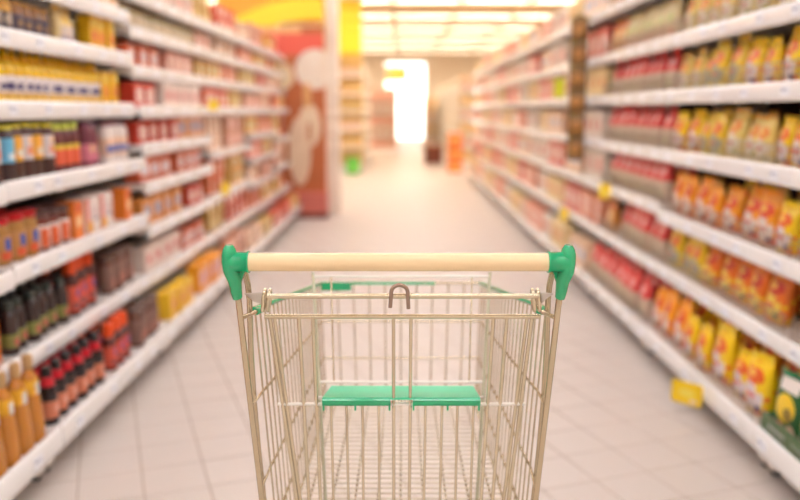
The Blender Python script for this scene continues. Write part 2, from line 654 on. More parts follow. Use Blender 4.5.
P_lidC = bottle('marinade_bottle', .197, .031, K(90, 60, 50), K(226, 205, 45), K(245, 175, 60), label=(.34, .78), shoulder=.78, neck=.7, mark=[('rect', 0, .095, .04, .025, K(240, 225, 200))])
P_green = bottle('pepper_sauce_bottle', .195, .03, K(110, 50, 52), K(200, 205, 80), K(238, 105, 70), label=(.14, .56), shoulder=.7, neck=.6, mark=[('rect', 0, .1, .06, .02, K(235, 200, 70))])
P_purp = bottle('plum_sauce_bottle', .198, .033, K(120, 55, 72), K(110, 50, 70), K(214, 120, 140), label=(.12, .5), shoulder=.75, neck=.65, mark=[('ell', 0, .08, .03, .04, K(220, 190, 120))])
P_white = bottle('mayonnaise_bottle', .193, .033, K(236, 222, 214), K(150, 90, 90), K(232, 190, 160), label=(.2, .62), shoulder=.75, neck=.6, mark=[('rect', 0, .07, .06, .03, K(120, 130, 190))])
P_redlid = jar('sandwich_spread_jar', .17, .042, K(186, 136, 74), K(208, 20, 32), K(196, 140, 80), label=(.1, .62), mark=[('rect', 0, .075, .034, .04, K(36, 84, 178)), ('rect', 0, .035, .06, .028, K(226, 96, 52))])
P_choc = jar('pasta_sauce_jar', .15, .038, K(120, 52, 40), K(96, 62, 60), K(240, 216, 205), label=(.08, .66), mark=[('rect', -.018, .05, .03, .07, K(236, 108, 60)), ('rect', .012, .04, .03, .02, K(170, 150, 150))])
P_wcart = carton('mix_carton', .15, .09, .155, K(243, 226, 218), [('ell', .02, .085, .09, .07, K(226, 200, 195)), ('rect', -.055, .078, .03, .15, K(232, 88, 62)), ('ell', -.035, .03, .06, .05, K(245, 180, 50)), ('rect', .03, .06, .06, .012, K(150, 130, 140))])
P_ocart = carton('stock_cube_carton', .1, .08, .15, K(245, 130, 40), [('rect', 0, .07, .07, .04, K(250, 205, 150)), ('rect', 0, .125, .08, .02, K(220, 80, 30))])
P_dark = bottle('dark_sauce_bottle', .19, .031, K(54, 34, 32), K(60, 68, 62), K(140, 140, 72), label=(.1, .40), shoulder=.66, neck=.5, mark=[('ell', 0, .048, .04, .03, K(196, 104, 84)), ('rect', 0, .024, .07, .01, K(90, 70, 60))])
P_ket = bottle('ketchup_bottle', .25, .036, K(92, 38, 34), K(240, 84, 26), K(226, 92, 68), label=(.08, .52), shoulder=.56, neck=.66, mark=[('ell', 0, .1, .035, .04, K(130, 90, 150)), ('rect', 0, .045, .06, .025, K(150, 84, 80))], cap_style='tall')
P_amber = bottle('amber_sauce_bottle', .30, .0395, K(204, 132, 48), K(196, 156, 104), K(238, 178, 40), label=(.52, .74), shoulder=.56, neck=.5, mark=[('rect', .0, .18, .03, .05, K(222, 214, 205))])
P_amber['me'] = MB().lathe([(.036, 0), (.0405, .006), (.041, .02), (.037, .09), (.0315, .15), (.029, .17), (.0285, .215), (.022, .232), (.015, .245), (.0135, .262)], 16).mesh('amber_sauce_bottle', P_amber['me'].materials[0])
P_amber['kids'] = [('cap', MB().lathe([(.0165, .252), (.017, .256), (.0165, .292), (.013, .30)], 12).mesh('cap', P_amber['kids'][0][1].materials[0])),
                   ('label', MB().lathe([(.0305, .166), (.031, .168), (.0305, .214), (.0295, .216)], 14).mesh('label', P_amber['kids'][1][1].materials[0]))]
P_soy = bottle('soy_sauce_bottle', .214, .032, K(42, 26, 30), K(44, 36, 38), K(222, 134, 100), label=(.12, .42), shoulder=.56, neck=.44, mark=[('ell', 0, .062, .035, .03, K(232, 170, 150))])
P_soy['kids'].append(('neck_band', MB().lathe([(.0245, .143), (.0255, .146), (.0215, .174), (.0195, .177)], 12).mesh('neck_band', mat('soy_band', K(206, 26, 44), .3))))
P_cocoa = jar('cocoa_jar', .185, .036, K(122, 84, 70), K(112, 82, 72), K(140, 104, 92), label=(.1, .72), mark=[('rect', 0, .05, .03, .05, K(196, 120, 100))])
P_cream2 = carton('cream_carton', .12, .07, .14, K(240, 220, 200), [('rect', 0, .06, .08, .05, K(222, 170, 120))])

# L0 (only its far end shows)
y0, y1 = LB[0] + .03, LB[1] - .03
t = 'amber bottle bay'
row(-1, P_amber, y0, y1, .14, 1.19, 'tall amber sauce bottle with yellow label and tan cap on bottom shelf', 'bottle', rows=1, inset=.008, jit=.003, gap=.012, sc=.0)
row(-1, P_ocart, y0, y1, .40, 1.31, 'orange stock cube carton on second shelf up above the amber bottles', 'carton')
row(-1, P_redlid, y0, y1, .70, 1.31, 'red-lidded spread jar two shelves above the amber bottles', 'jar')
row(-1, P_lidA, y0, y1, .985, 1.31, 'yellow-capped dressing bottle three shelves above the amber bottles', 'bottle')
row(-1, P_must, y0, y1, 1.258, 1.35, 'yellow squeeze bottle four shelves above the amber bottles', 'bottle')
row(-1, P_goldjar, y0, y1, 1.50, 1.35, 'golden mustard jar high above the amber bottles', 'jar')
# L1
a, b = LB[1] + .03, LB[2] - .03


def L(f):
    return a + (b - a) * f


row(-1, P_cream2, L(0), L(1), 1.70, 1.35, 'cream carton on the top shelf of the squeeze bottle bay', 'carton')
row(-1, P_goldjar, L(0), L(.22), 1.50, 1.35, 'golden mustard jar with dark label on shelf above yellow squeeze bottles', 'jar', rows=1, gap=.002)
row(-1, P_brownjar, L(.22), L(.48), 1.50, 1.35, 'brown relish jar with dark label between golden jars and cream pouches', 'jar')
row(-1, P_cream, L(.49), L(.72), 1.50, 1.35, 'cream and yellow soup pouch beside the brown relish jars', 'pouch')
row(-1, P_yelbox, L(.73), L(1), 1.50, 1.35, 'yellow noodle carton with orange panel beside the cream soup pouches', 'carton')
row(-1, P_must, L(0), L(.8), 1.258, 1.35, 'yellow squeeze mustard bottle with white label and pointed cap at eye level', 'bottle', rows=2, gap=.006, jit=.012, turn=.4)
row(-1, P_yelbox, L(.81), L(1), 1.258, 1.35, 'yellow noodle carton at the end of the squeeze bottle row', 'carton')
f = 0
for k, pp in enumerate([P_lidA, P_lidB, P_lidC, P_lidA, P_lidC, P_lidA]):
    nm = {'dressing_bottle': 'pale-labelled', 'vinaigrette_bottle': 'blue-labelled', 'marinade_bottle': 'orange-labelled'}[pp['name']]
    row(-1, pp, L(f), L(f) + .068, .991, 1.31, nm + ' dark dressing bottle with yellow cap below the squeeze bottles', 'bottle', rows=2)
    f += .058
row(-1, P_green, L(.36), L(.56), .991, 1.31, 'red pepper sauce bottle with green cap and orange label', 'bottle', rows=2)
row(-1, P_purp, L(.57), L(.73), .991, 1.31, 'purple plum sauce bottle with pink label', 'bottle', rows=2)
row(-1, P_white, L(.74), L(1), .991, 1.31, 'white mayonnaise bottle with blue print next to the plum sauce', 'bottle')
row(-1, P_redlid, L(0), L(.21), .71, 1.31, 'tan spread jar with bright red lid and blue label', 'jar', rows=2)
row(-1, P_choc, L(.22), L(.42), .71, 1.31, 'brown pasta sauce jar with white and orange label beside red-lidded jars', 'jar', rows=2)
row(-1, P_ocart, L(.43), L(.51), .71, 1.31, 'orange stock cube carton between brown jars and white cartons', 'carton')
row(-1, P_wcart, L(.52), L(.85), .71, 1.31, 'large white mix carton with red stripe below the plum sauce', 'carton')
row(-1, P_ocart, L(.86), L(1), .71, 1.31, 'orange stock cube carton at the end of the white mix cartons', 'carton')
row(-1, P_choc, L(.44), L(1), .71, 1.31, 'dark brown jar standing behind the cartons and orange boxes', 'jar', inset=.15, parts=True)
row(-1, P_dark, L(.0), L(.37), .395, 1.31, 'dark sauce bottle with green label and grey-green cap', 'bottle', rows=2, gap=.02, jit=.02)
row(-1, P_ket, L(.39), L(.66), .395, 1.31, 'orange-capped ketchup bottle beside the green-labelled dark bottles', 'bottle', rows=2, gap=.022, jit=.02)
row(-1, P_cocoa, L(.68), L(1), .395, 1.31, 'brown cocoa jar beside the ketchup bottles on second shelf up', 'jar', rows=2, gap=.022, jit=.02)
row(-1, P_soy, L(0), L(.42), .14, 1.19, 'black soy sauce bottle with red neck band and orange label', 'bottle', rows=3, gap=.022, jit=.01)
row(-1, P_ket, L(.43), L(.66), .14, 1.19, 'orange-capped ketchup bottle on the bottom shelf beside soy sauce', 'bottle', rows=2, gap=.016, jit=.02, base=.85)
row(-1, P_cocoa, L(.68), L(1), .14, 1.19, 'brown cocoa jar on the bottom shelf beyond the ketchup bottles', 'jar', rows=2, gap=.022, jit=.02)

# L2: small printed cartons
RED, ORA, PNK, WHT, YEL, TAN = K(206, 62, 44), K(236, 132, 56), K(232, 160, 140), K(240, 226, 216), K(248, 196, 44), K(202, 150, 92)


def pan(base, panel, spot=None, w=.12, h=.13):
    sh = [('rect', 0, h * .5, w * .66, h * .5, panel)]
    if spot:
        sh.append(('ell', 0, h * .5, w * .4, h * .25, spot))
    return base, sh


def qc(name, w, d, h, base, panel, spot=None):
    return carton(name, w, d, h, *pan(base, panel, spot, w, h))


a, b = LB[2] + .03, LB[3] - .03
P2 = [('baking_jar', None), ]
J_olive = jar('olive_jar', .12, .04, K(170, 150, 90), K(150, 120, 80), K(226, 205, 170))
C_pink = qc('pudding_carton', .13, .07, .125, PNK, WHT, ORA)
C_red = qc('biscuit_carton', .16, .08, .12, RED, WHT, PNK)
C_redo = qc('cracker_carton', .17, .08, .12, K(214, 96, 60), WHT, K(190, 170, 200))
C_tan = qc('cereal_bar_carton', .18, .08, .145, K(224, 146, 70), K(196, 176, 180), K(130, 150, 190))
C_whr = qc('rice_cake_carton', .15, .08, .135, K(238, 214, 200), K(236, 190, 180), RED)
C_yel = qc('cornflakes_carton', .15, .08, .145, YEL, K(244, 170, 50), K(230, 120, 120))
C_ora = qc('muesli_carton', .14, .08, .17, K(246, 160, 40), K(225, 190, 200), K(220, 120, 130))
bay2 = 'in the bay after the squeeze bottles'


def half(z, xs, p1, l1, p2, l2, f=.5, **kw):
    row(-1, p1, a, a + (b - a) * f, z, xs, l1, p1.get('cat', 'carton'), **kw)
    row(-1, p2, a + (b - a) * f + .01, b, z, xs, l2, p2.get('cat', 'carton'), **kw)


J_olive['cat'] = 'jar'
half(1.825, 1.35, C_pink, 'pink pudding carton on the top shelf ' + bay2, C_whr, 'pale rice cake carton on the top shelf ' + bay2)
half(1.643, 1.35, J_olive, 'olive jar with beige label ' + bay2, J_olive, 'olive jar with beige label ' + bay2)
half(1.45, 1.35, C_redo, 'orange-red cracker carton at third shelf from top ' + bay2, C_pink, 'pink pudding carton at third shelf from top ' + bay2)
half(1.25, 1.31, C_red, 'red biscuit carton with white panel at eye level ' + bay2, C_whr, 'pale rice cake carton at eye level ' + bay2, f=.35)
half(1.06, 1.31, C_red, 'red biscuit carton just below eye level ' + bay2, C_tan, 'tan cereal bar carton just below eye level ' + bay2, f=.55)
half(.864, 1.31, C_redo, 'orange-red cracker carton at sixth shelf from top ' + bay2, C_redo, 'orange-red cracker carton at sixth shelf from top ' + bay2)
half(.638, 1.31, C_tan, 'tan cereal bar carton with bluish panel ' + bay2, C_red, 'red biscuit carton beside tan cartons low down ' + bay2, f=.65)
half(.39, 1.31, C_whr, 'pale rice cake carton on second shelf up ' + bay2, C_redo, 'orange-red cracker carton on second shelf up ' + bay2)
half(.14, 1.19, C_yel, 'yellow cornflakes carton on the bottom shelf ' + bay2, C_ora, 'orange muesli carton on the bottom shelf ' + bay2, f=.45)

# L3..L5 and far snack bays: bigger packs, no small parts
FAR = [
    qc('tea_carton', .15, .08, .13, K(214, 170, 90), K(240, 220, 180), K(210, 190, 60)),
    qc('cookie_carton', .18, .08, .13, K(222, 112, 70), K(240, 205, 180), RED),
    qc('waffle_carton', .16, .08, .14, K(232, 190, 160), K(245, 230, 215), K(230, 150, 90)),
    qc('dessert_carton', .17, .08, .13, K(220, 90, 64), K(245, 215, 200), None),
    qc('granola_carton', .16, .08, .15, K(230, 170, 80), K(245, 225, 190), K(150, 170, 80)),
    qc('wafer_carton', .2, .08, .12, K(216, 150, 120), K(238, 220, 210), K(226, 100, 90)),
]
ORD = ['top', 'second', 'third', 'fourth', 'fifth', 'sixth', 'seventh', 'eighth', 'ninth']
COLN = {'tea_carton': 'tan', 'cookie_carton': 'orange-red', 'waffle_carton': 'peach', 'dessert_carton': 'red', 'granola_carton': 'amber', 'wafer_carton': 'dusty pink'}
for i in (3, 4, 5):
    zs = ZL[i]
    n = len(zs)
    fn = xs_left(n)
    for k, z in enumerate(zs):
        p = FAR[(k * 5 + i * 2) % 6]
        q = FAR[(k * 5 + i * 2 + 3) % 6]
        a, b = LB[i] + .03, LB[i + 1] - .03
        mid = a + (b - a) * (.4 + .25 * random.random())
        for pp, u, v in ((p, a, mid), (q, mid + .02, b)):
            if v - u > pp['w']:
                av = (zs[k - 1] - z - .06) if k else .2
                row(-1, pp, u, v, z, fn(k), '%s %s on %s shelf from top of %s' % (COLN[pp['name']], pp['name'].replace('_', ' '), ORD[k], BL[i]), 'carton', parts=False, gap=.01, base=(av / (2 * pp['h']) * .98 if 1.5 < av / pp['h'] < 2.04 else min(1, av / pp['h'])), stack=(2 if av / pp['h'] > 1.5 else 1), sc=0)

# ---- snack side
def noodle(name, base, disc, low, spot, seal, **kw):
    kw.setdefault('noise', .40)
    kw.setdefault('ncol', disc)
    kw.setdefault('nsc', 26)
    return pouch(name, .15, .072, .205, base, [('ell', -.008, .066, .125, .10, low), ('ell', .0, .135, .105, .06, disc), ('ell', -.022, .142, .04, .025, K(250, 200, 90)),
                                                ('ell', .028, .028, .036, .024, spot), ('rect', -.02, .066, .06, .014, K(225, 80, 70)), ('ell', .03, .1, .035, .04, base)], seal=seal, **kw)


N_yel = noodle('chips_pouch', K(250, 206, 20), K(238, 104, 36), K(240, 222, 222), K(70, 50, 120), K(245, 205, 30))
N_ora = noodle('puffs_pouch', K(250, 160, 30), K(230, 78, 46), K(244, 226, 214), K(110, 50, 90), K(246, 150, 30))
N_cream = noodle('popcorn_pouch', K(238, 206, 110), K(240, 140, 50), K(240, 226, 205), K(190, 190, 80), K(240, 170, 60), ncol=K(236, 222, 180))
N_mix = noodle('snack_mix_pouch', K(238, 196, 40), K(236, 110, 56), K(166, 178, 160), K(230, 210, 80), K(240, 205, 90), ncol=K(246, 226, 120))
N_green = pouch('vegetable_soup_pouch', .16, .06, .24, K(40, 96, 48), [('ell', .0, .12, .11, .1, K(244, 204, 40)), ('ell', .02, .1, .05, .05, K(150, 120, 40)), ('rect', 0, .2, .11, .045, K(236, 224, 216)), ('ell', -.02, .045, .05, .04, K(236, 140, 120)), ('ell', .04, .05, .04, .04, K(226, 190, 160))], seal=K(40, 130, 80))
SN = [N_yel, N_ora, N_cream, N_mix]
LAB = {'chips_pouch': 'yellow chips pouch with orange picture', 'puffs_pouch': 'orange puffs pouch with red picture', 'popcorn_pouch': 'cream popcorn pouch with orange picture', 'snack_mix_pouch': 'ochre snack mix pouch with teal patch'}
ORDR = ['top', 'second', 'third', 'fourth', 'fifth', 'sixth', 'bottom']
def mixed(y0, y1, k, weights, bayname, rows, big=1.0):
    """a shelf stretch filled with short runs of different pouches"""
    z, xs = Z_R1[k], xs_right(7)(k)
    for r in range(rows):
        y, run, p = y0, 0, None
        while y < y1 - .12:
            if run == 0:
                p = SN[random.choices(range(len(SN)), weights)[0]]
                run = random.choice((2, 3, 3, 4))
                if random.random() < .3:
                    y += random.uniform(.01, .05)
            sc = big * random.uniform(.80, 1.0)
            w = p['w'] * sc
            if y + w > y1:
                break
            x = xs + .030 + .035 * big + r * .125 * big + random.uniform(0, .024)
            lab = LAB[p['name']] + ' on %s shelf of the %s' % (ORDR[k], bayname)
            put(p, (x, y0 + y1 - y - w / 2, z + .023), -math.pi / 2 + random.uniform(-.10, .10), lab, 'pouch', lab, sc, tilt=random.uniform(-.12, .05), roll=random.uniform(-.04, .04))
            y += w + random.uniform(.015, .024)
            run -= 1


N_red = noodle('corn_snack_pouch', K(240, 120, 40), K(214, 60, 40), K(250, 214, 90), K(60, 110, 70), K(246, 190, 40), ncol=K(250, 200, 40))
SN.append(N_red)
LAB['corn_snack_pouch'] = 'red-orange corn snack pouch with yellow patches'
#          chips puffs popcorn mix corn
WT = [(1, 0, 3, 3, 1), (0, 0, 3, 3, 1), (1, 0, 3, 4, 2), (3, 1, 2, 2, 1), (5, 1, 1, 0, 1), (4, 2, 1, 1, 2), (6, 2, 0, 0, 2)]
for k in range(7):
    mixed(RB[1] + .03, RB[2] - .03, k, WT[k], 'yellow pouch bay', 2 if k >= 3 else 1, 1.12 if k == 6 else 1.0)
    if k < 6:
        mixed(RB[0] + .03, RB[1] - .03, k, WT[k], 'green tray bay', 1)
R0b = RB[1] - .03
row(1, N_green, R0b - .55, R0b, .14, 1.236, 'dark green vegetable soup pouch with yellow disc standing in green tray', 'pouch', rows=2, inset=.03, turn=.1)
M_gt = print_mat('green_tray_print', K(28, 130, 66), [('rect', -.18, .03, .12, .012, K(220, 232, 222)), ('rect', .02, .03, .2, .008, K(190, 215, 195)), ('rect', .2, .03, .06, .012, K(240, 220, 200))])
gt = MB().box(-.29, .29, -.004, 0, 0, .062).box(-.29, -.286, 0, .16, 0, .06).box(.286, .29, 0, .16, 0, .06).build('display_tray', M_gt)
gt.location = (1.236 + .022, R0b - .27, .163)
gt.rotation_euler = (0, 0, -math.pi / 2)
tag(gt, 'low green cardboard display tray with pale lettering on bottom shelf', 'tray')

# R2: red over beige packets
P_redp = pouch('red_rice_packet', .12, .08, .215, K(214, 188, 164), [('rect', 0, .165, .2, .11, K(226, 74, 70)), ('ell', 0, .155, .07, .05, K(240, 170, 165)), ('ell', 0, .05, .06, .05, K(210, 205, 150))], seal=K(214, 60, 60))
P_beig = pouch('grain_packet', .13, .08, .20, K(232, 206, 166), [('rect', 0, .15, .2, .09, K(222, 200, 150)), ('ell', 0, .11, .08, .06, K(190, 190, 110)), ('rect', 0, .04, .1, .03, K(240, 180, 150))], seal=K(210, 190, 120))
P_ornp = pouch('lentil_packet', .13, .08, .20, K(238, 160, 80), [('ell', 0, .1, .09, .08, K(240, 210, 160)), ('rect', 0, .17, .14, .03, K(220, 110, 50))], seal=K(230, 140, 60))
a, b = RB[2] + .03, RB[3] - .03
for k in range(7):
    z, xs = Z_R2[k], xs_right(7)(k)
    if k <= 1:
        row(1, P_beig, a, a + .9, z, xs, 'beige grain packet with green spot on %s shelf of the red packet bay' % ORDR[k], 'packet', turn=.1)
        row(1, P_ornp, a + .92, b, z, xs, 'orange lentil packet on %s shelf of the red packet bay' % ORDR[k], 'packet', turn=.1)
    elif k == 6:
        row(1, P_redp, a, b, z, xs, 'red and beige rice packet on bottom shelf of the red packet bay', 'packet', turn=.14, rows=2, gap=.022, jit=.02)
    else:
        f = {2: .95, 3: 1.0, 4: .95, 5: .8}[k]
        row(1, P_redp, a, a + (b - a) * f - .02, z, xs, 'red and beige rice packet on %s shelf of the red packet bay' % ORDR[k], 'packet', turn=.14, rows=2 if k > 3 else 1, gap=.022, jit=.02)
        if f < .94:
            row(1, P_ornp, a + (b - a) * f, b, z, xs, 'orange lentil packet on %s shelf of the red packet bay' % ORDR[k], 'packet', turn=.1)

RF = [
    qc('sugar_bag', .17, .09, .2, K(238, 222, 206), K(226, 180, 160), RED),
    qc('flour_bag', .16, .09, .21, K(240, 226, 210), K(222, 150, 130), None),
    qc('pasta_pack', .18, .09, .2, K(232, 150, 120), K(244, 222, 205), K(224, 90, 80)),
    qc('couscous_box', .17, .09, .19, K(236, 196, 160), K(240, 225, 215), K(150, 170, 210)),
    qc('salt_box', .18, .09, .2, K(222, 108, 92), K(240, 210, 196), None),
    qc('oat_bag', .18, .09, .2, K(236, 206, 150), K(230, 190, 140), K(226, 140, 60)),
]
COLR = {'sugar_bag': 'white', 'flour_bag': 'cream', 'pasta_pack': 'salmon', 'couscous_box': 'peach', 'salt_box': 'red', 'oat_bag': 'straw'}
for i in range(3, 10):
    for k in range(7):
        z, xs = Z_R2[k], xs_right(7)(k)
        p, q = RF[(k * 7 + i * 3) % 6], RF[(k * 7 + i * 3 + 2) % 6]
        a, b = RB[i] + .03, RB[i + 1] - .03
        mid = a + (b - a) * random.uniform(.35, .7)
        for pp, u, v in ((p, a, mid), (q, mid + .02, b)):
            row(1, pp, u, v, z, xs, '%s %s on %s shelf of the %s' % (COLR[pp['name']], pp['name'].replace('_', ' '), ORDR[k], BR[i]), pp['name'].split('_')[1], parts=False, gap=.012)

# ---- shelf talkers and the hanging strip
M_promo = print_mat('promo_card', K(255, 214, 30), [('ell', 0, .0, .07, .035, K(255, 228, 90)), ('rect', .03, -.03, .03, .014, K(250, 225, 200))], .4)


def promo(name, loc, rz, w, h, label, m=M_promo):
    n = []
    for cx, cz, a0 in ((w / 2 - .012, h / 2 - .012, 0), (-w / 2 + .012, h / 2 - .012, 90), (-w / 2 + .012, -h / 2 + .012, 180), (w / 2 - .012, -h / 2 + .012, 270)):
        for q in (0, 30, 60, 90):
            r = math.radians(a0 + q)
            n.append((cx + .012 * math.cos(r), cz + .012 * math.sin(r)))
    o = empty(name, loc, rz)
    MB().prism(n, -.0012, .0012).build('card', m, o)
    MB().box(-.012, .012, .001, .008, h / 2 - .02, h / 2 + .006).build('clip', M_tag, o)
    tag(o, label, 'sign', 'yellow promotion cards clipped to price rails')
    return o


promo('promotion_card', (1.164, 3.12, .118), -math.radians(48), .135, .095, 'yellow promotion card on bottom rail below the yellow pouches')
promo('promotion_card', (1.275, 5.02, .755), -math.radians(60), .10, .10, 'yellow promotion card on fifth rail of the red packet bay')
promo('promotion_card', (1.275, 6.25, .45), -math.radians(60), .10, .10, 'yellow promotion card on low rail past the hanging strip')
promo('promotion_card', (1.235, 6.40, 1.43), -math.radians(60), .13, .15, 'lime yellow promotion card high up past the hanging strip', print_mat('promo_lime', K(214, 214, 40), [], .4))
promo('promotion_card', (-1.255, 5.42, 1.29), math.radians(60), .09, .07, 'yellow promotion card at eye level among cartons')
promo('promotion_card', (-1.27, 5.75, .70), math.radians(60), .09, .09, 'yellow promotion card below eye level near the yellow arch')

M_strip = mat('strip_plastic', K(120, 84, 50), .4)
st = MB().box(-.02, .02, -.0015, .0015, 0, 1.02).build('clip_strip', M_strip)
MB().tube([(0, 0, 1.0), (0, 0, 1.03), (0, .03, 1.035)], .003, 6).build('hook', M_wire, st)
st.location = (1.25, 5.80, .90)
st.rotation_euler = (0, 0, -math.radians(20))
tag(st, 'brown hanging merchandise strip clipped to the snack shelving', 'hanger')
P_hang = pouch('nut_packet', .125, .035, .155, K(132, 92, 48), [('ell', 0, .08, .08, .075, K(206, 146, 70)), ('ell', 0, .08, .04, .04, K(150, 96, 50))], seal=K(150, 130, 60))
for k in range(6):
    put(P_hang, (1.25 - .02 * math.sin(math.radians(20)) * 1.0, 5.80 - .022, .905 + k * .166), -math.radians(20), 'brown nut packet with golden disc on the hanging strip', 'packet', 'nut packets on the hanging strip')

# ================================================================ END OF AISLE
M_poster = print_mat('poster_print', K(200, 112, 66), [('rect', -.05, 2.0, .9, .24, K(238, 104, 84)), ('ell', .30, 1.72, .46, .46, K(246, 230, 212)), ('ell', -.08, 1.64, .27, .3, K(246, 220, 180)),
                                                     ('ell', .22, 1.08, .26, .5, K(240, 216, 186)), ('ell', .10, .78, .26, .8, K(240, 210, 180)), ('ell', .2, 1.42, .1, .3, K(236, 180, 120)), ('ell', .22, 1.0, .06, .24, K(206, 140, 96)),
                                                     ('rect', -.1, 2.16, .5, .07, K(246, 190, 130))], .5)
ed = empty('promotional_display', (-1.30, 9.46, 0))
MB().bbox(-.45, .41, -.02, .02, .12, 2.20, .004).build('poster_panel', M_poster, ed)
bs = MB().bbox(-.45, .41, -.10, .18, 0, .30, .01).build('base_box', mat('base_pink', K(214, 118, 104), .5), ed)
MB().box(-.452, .412, -.104, .184, 0, .06).build('plinth', mat('plinth_brown', K(120, 52, 36), .6), bs)
tag(ed, 'tall red-brown printed display panel with cream shapes by the white column', 'display')

M_or = mat('sign_orange', K(246, 160, 56), .5)
M_ye = mat('sign_yellow', K(255, 222, 60), .45)
hs = empty('arched_sign', (-1.34, 9.56, 0))
MB().bbox(-.80, .44, 0, .04, 2.25, 3.05, .006).build('orange_board', M_or, hs)
arc_o, arc_i = [], []
for i in range(21):
    t = i / 20
    x = -.80 + 1.24 * t
    arc_o.append((x, 2.18 + .34 * math.sin(t * math.pi * .58)))
    arc_i.append((x, 2.02 + .26 * math.sin(max(0, t - .1) * math.pi * .62)))
MB().prism(arc_i + arc_o[::-1], -.07, -.005).build('yellow_arch', M_ye, hs)
for x in (-.6, .3):
    MB().tube([(x, .02, 3.04), (x, .02, Z_C)], .006, 6).build('hanger_rod', M_wire, hs)
tag(hs, 'orange hanging sign with curved yellow arch above the red-brown display', 'sign')

# far gondola ends beyond the cross aisle
def far_gondola(x0, x1, y0, y1, h, col, label, face, header=None, n=5, goods=None):
    """free-standing low-detail run of shelving seen from its short end"""
    r = empty('gondola', ((x0 + x1) / 2, y0, 0))
    w, d = x1 - x0, y1 - y0
    MB().box(-w / 2 + .08, w / 2 - .08, .3, d, 0, h).build('core_panel', M_wall, r)
    MB().bbox(-w / 2, w / 2, .0, .3, 0, .12, .01).build('plinth', M_shelf, r)
    MB().box(-w / 2, w / 2, .26, .3, .12, h).build('end_panel', mat('end_' + face, col, .6), r)
    for k in range(n):
        z = .12 + (h - .2) * k / n
        MB().bbox(-w / 2, w / 2, 0, d, z, z + .04, .006).build('shelf', M_shelf, r)
    if header:
        MB().bbox(-w / 2, w / 2, 0, .06, h, header[0], .01).build('header_panel', mat('header_' + face, header[1], .5), r)
    tag(r, label, 'shelving')
    if goods:
        dz = (h - .2) / n
        for k in range(n):
            m = int(w / .17)
            for j in range(m):
                p = goods[k % len(goods)]
                put(p, (x0 + w * (j + .5) / m, y0 + .12, .12 + dz * k + .0405), 0, '%s on end shelf %s of %s' % (p['name'].replace('_', ' '), ORD[k], label.split(' with')[0]), 'pack', 'packs on ' + label.split(' with')[0], parts=False, s=min(1, (dz - .05) / p['h']))
            
far_gondola(-1.55, -.80, 16.3, 22.0, 2.35, K(240, 206, 140), 'tall end gondola with yellow header', 'gold', header=(3.4, K(255, 222, 50)), n=6, goods=[FAR[0], FAR[4], FAR[2]])
far_gondola(-1.0, -.15, 24.0, 31.0, 1.9, K(238, 210, 190), 'low peach gondola with plain top near the glass doors', 'peach', n=5, goods=[RF[2], RF[0]])
far_gondola(1.25, 2.2, 17.4, 30.0, 2.0, K(238, 200, 160), 'long cream gondola with shelves past the orange boxes', 'cream', n=6, goods=[RF[5], RF[1]])
far_gondola(.75, 1.2, 27.5, 31.0, 1.7, K(238, 206, 170), 'narrow gondola with shelves beside the glass doors', 'narrow', n=4, goods=[RF[3], RF[5]])
gb = MB().bbox(-.13, .13, -.13, .13, 0, .32, .012).build('crate', mat('crate_green', K(90, 190, 60), .5))
gb.location = (-.98, 16.05, 0)
MB().box(-.10, .10, -.136, -.128, .08, .22).build('label_panel', mat('crate_label', K(130, 215, 90), .5), gb)
MB().tube([(-.13, -.13, .315), (.13, -.13, .315), (.13, .13, .315), (-.13, .13, .315)], .012, 6, closed=True).build('rim', mat('crate_rim', K(70, 160, 50), .5), gb)
tag(gb, 'small bright green crate at the foot of yellow-headed gondola', 'crate')

M_bin = mat('bin_brown', K(126, 62, 42), .6)
bn = empty('dump_bin', (.73, 18.7, 0))
MB().bbox(-.2, .2, -.2, .2, .04, .44, .01).build('body', M_bin, bn)
MB().tube([(-.2, -.2, .44), (.2, -.2, .44), (.2, .2, .44), (-.2, .2, .44)], .015, 6, closed=True).build('rim', mat('bin_rim', K(200, 130, 90), .5), bn)
for sx in (-1, 1):
    for sy in (-1, 1):
        MB().lathe([(.02, 0), (.02, .045)], 8, c=(sx * .16, sy * .16)).build('foot', M_foot, bn)
tag(bn, 'low brown promotional bin standing on the floor past the snack shelving', 'bin')
M_ob = print_mat('orange_box_print', K(240, 120, 40), [('rect', 0, .12, .2, .1, K(250, 190, 110))])
for k in range(3):
    ob = MB().bbox(-.14, .14, -.14, .14, 0, .26, .006).build('orange_box', M_ob)
    MB().box(-.141, .141, -.03, .03, .2602, .262).build('tape', M_tag, ob)
    ob.location = (1.08, 16.5, .27 * k)
    tag(ob, 'orange cardboard box stacked three high past the snack shelving', 'box', 'stack of orange boxes')
sg = empty('hanging_sign', (-.15, 24.5, 2.05))
MB().bbox(-.35, .32, -.02, .02, .06, .5, .006).build('board', mat('sign_white', K(238, 214, 176), .5), sg)
MB().prism([(-.28, .17), (.08, .17), (.08, .10), (.28, .28), (.08, .46), (.08, .37), (-.28, .33)], -.03, -.02).build('arrow', mat('arrow_yellow', K(240, 222, 20), .4), sg)
for x in (-.28, .24):
    MB().tube([(x, 0, .5), (x, 0, Z_C - 2.05)], .005, 6).build('hanger_rod', M_wire, sg)
tag(sg, 'white hanging sign with bright yellow arrow near the glass doors', 'sign')

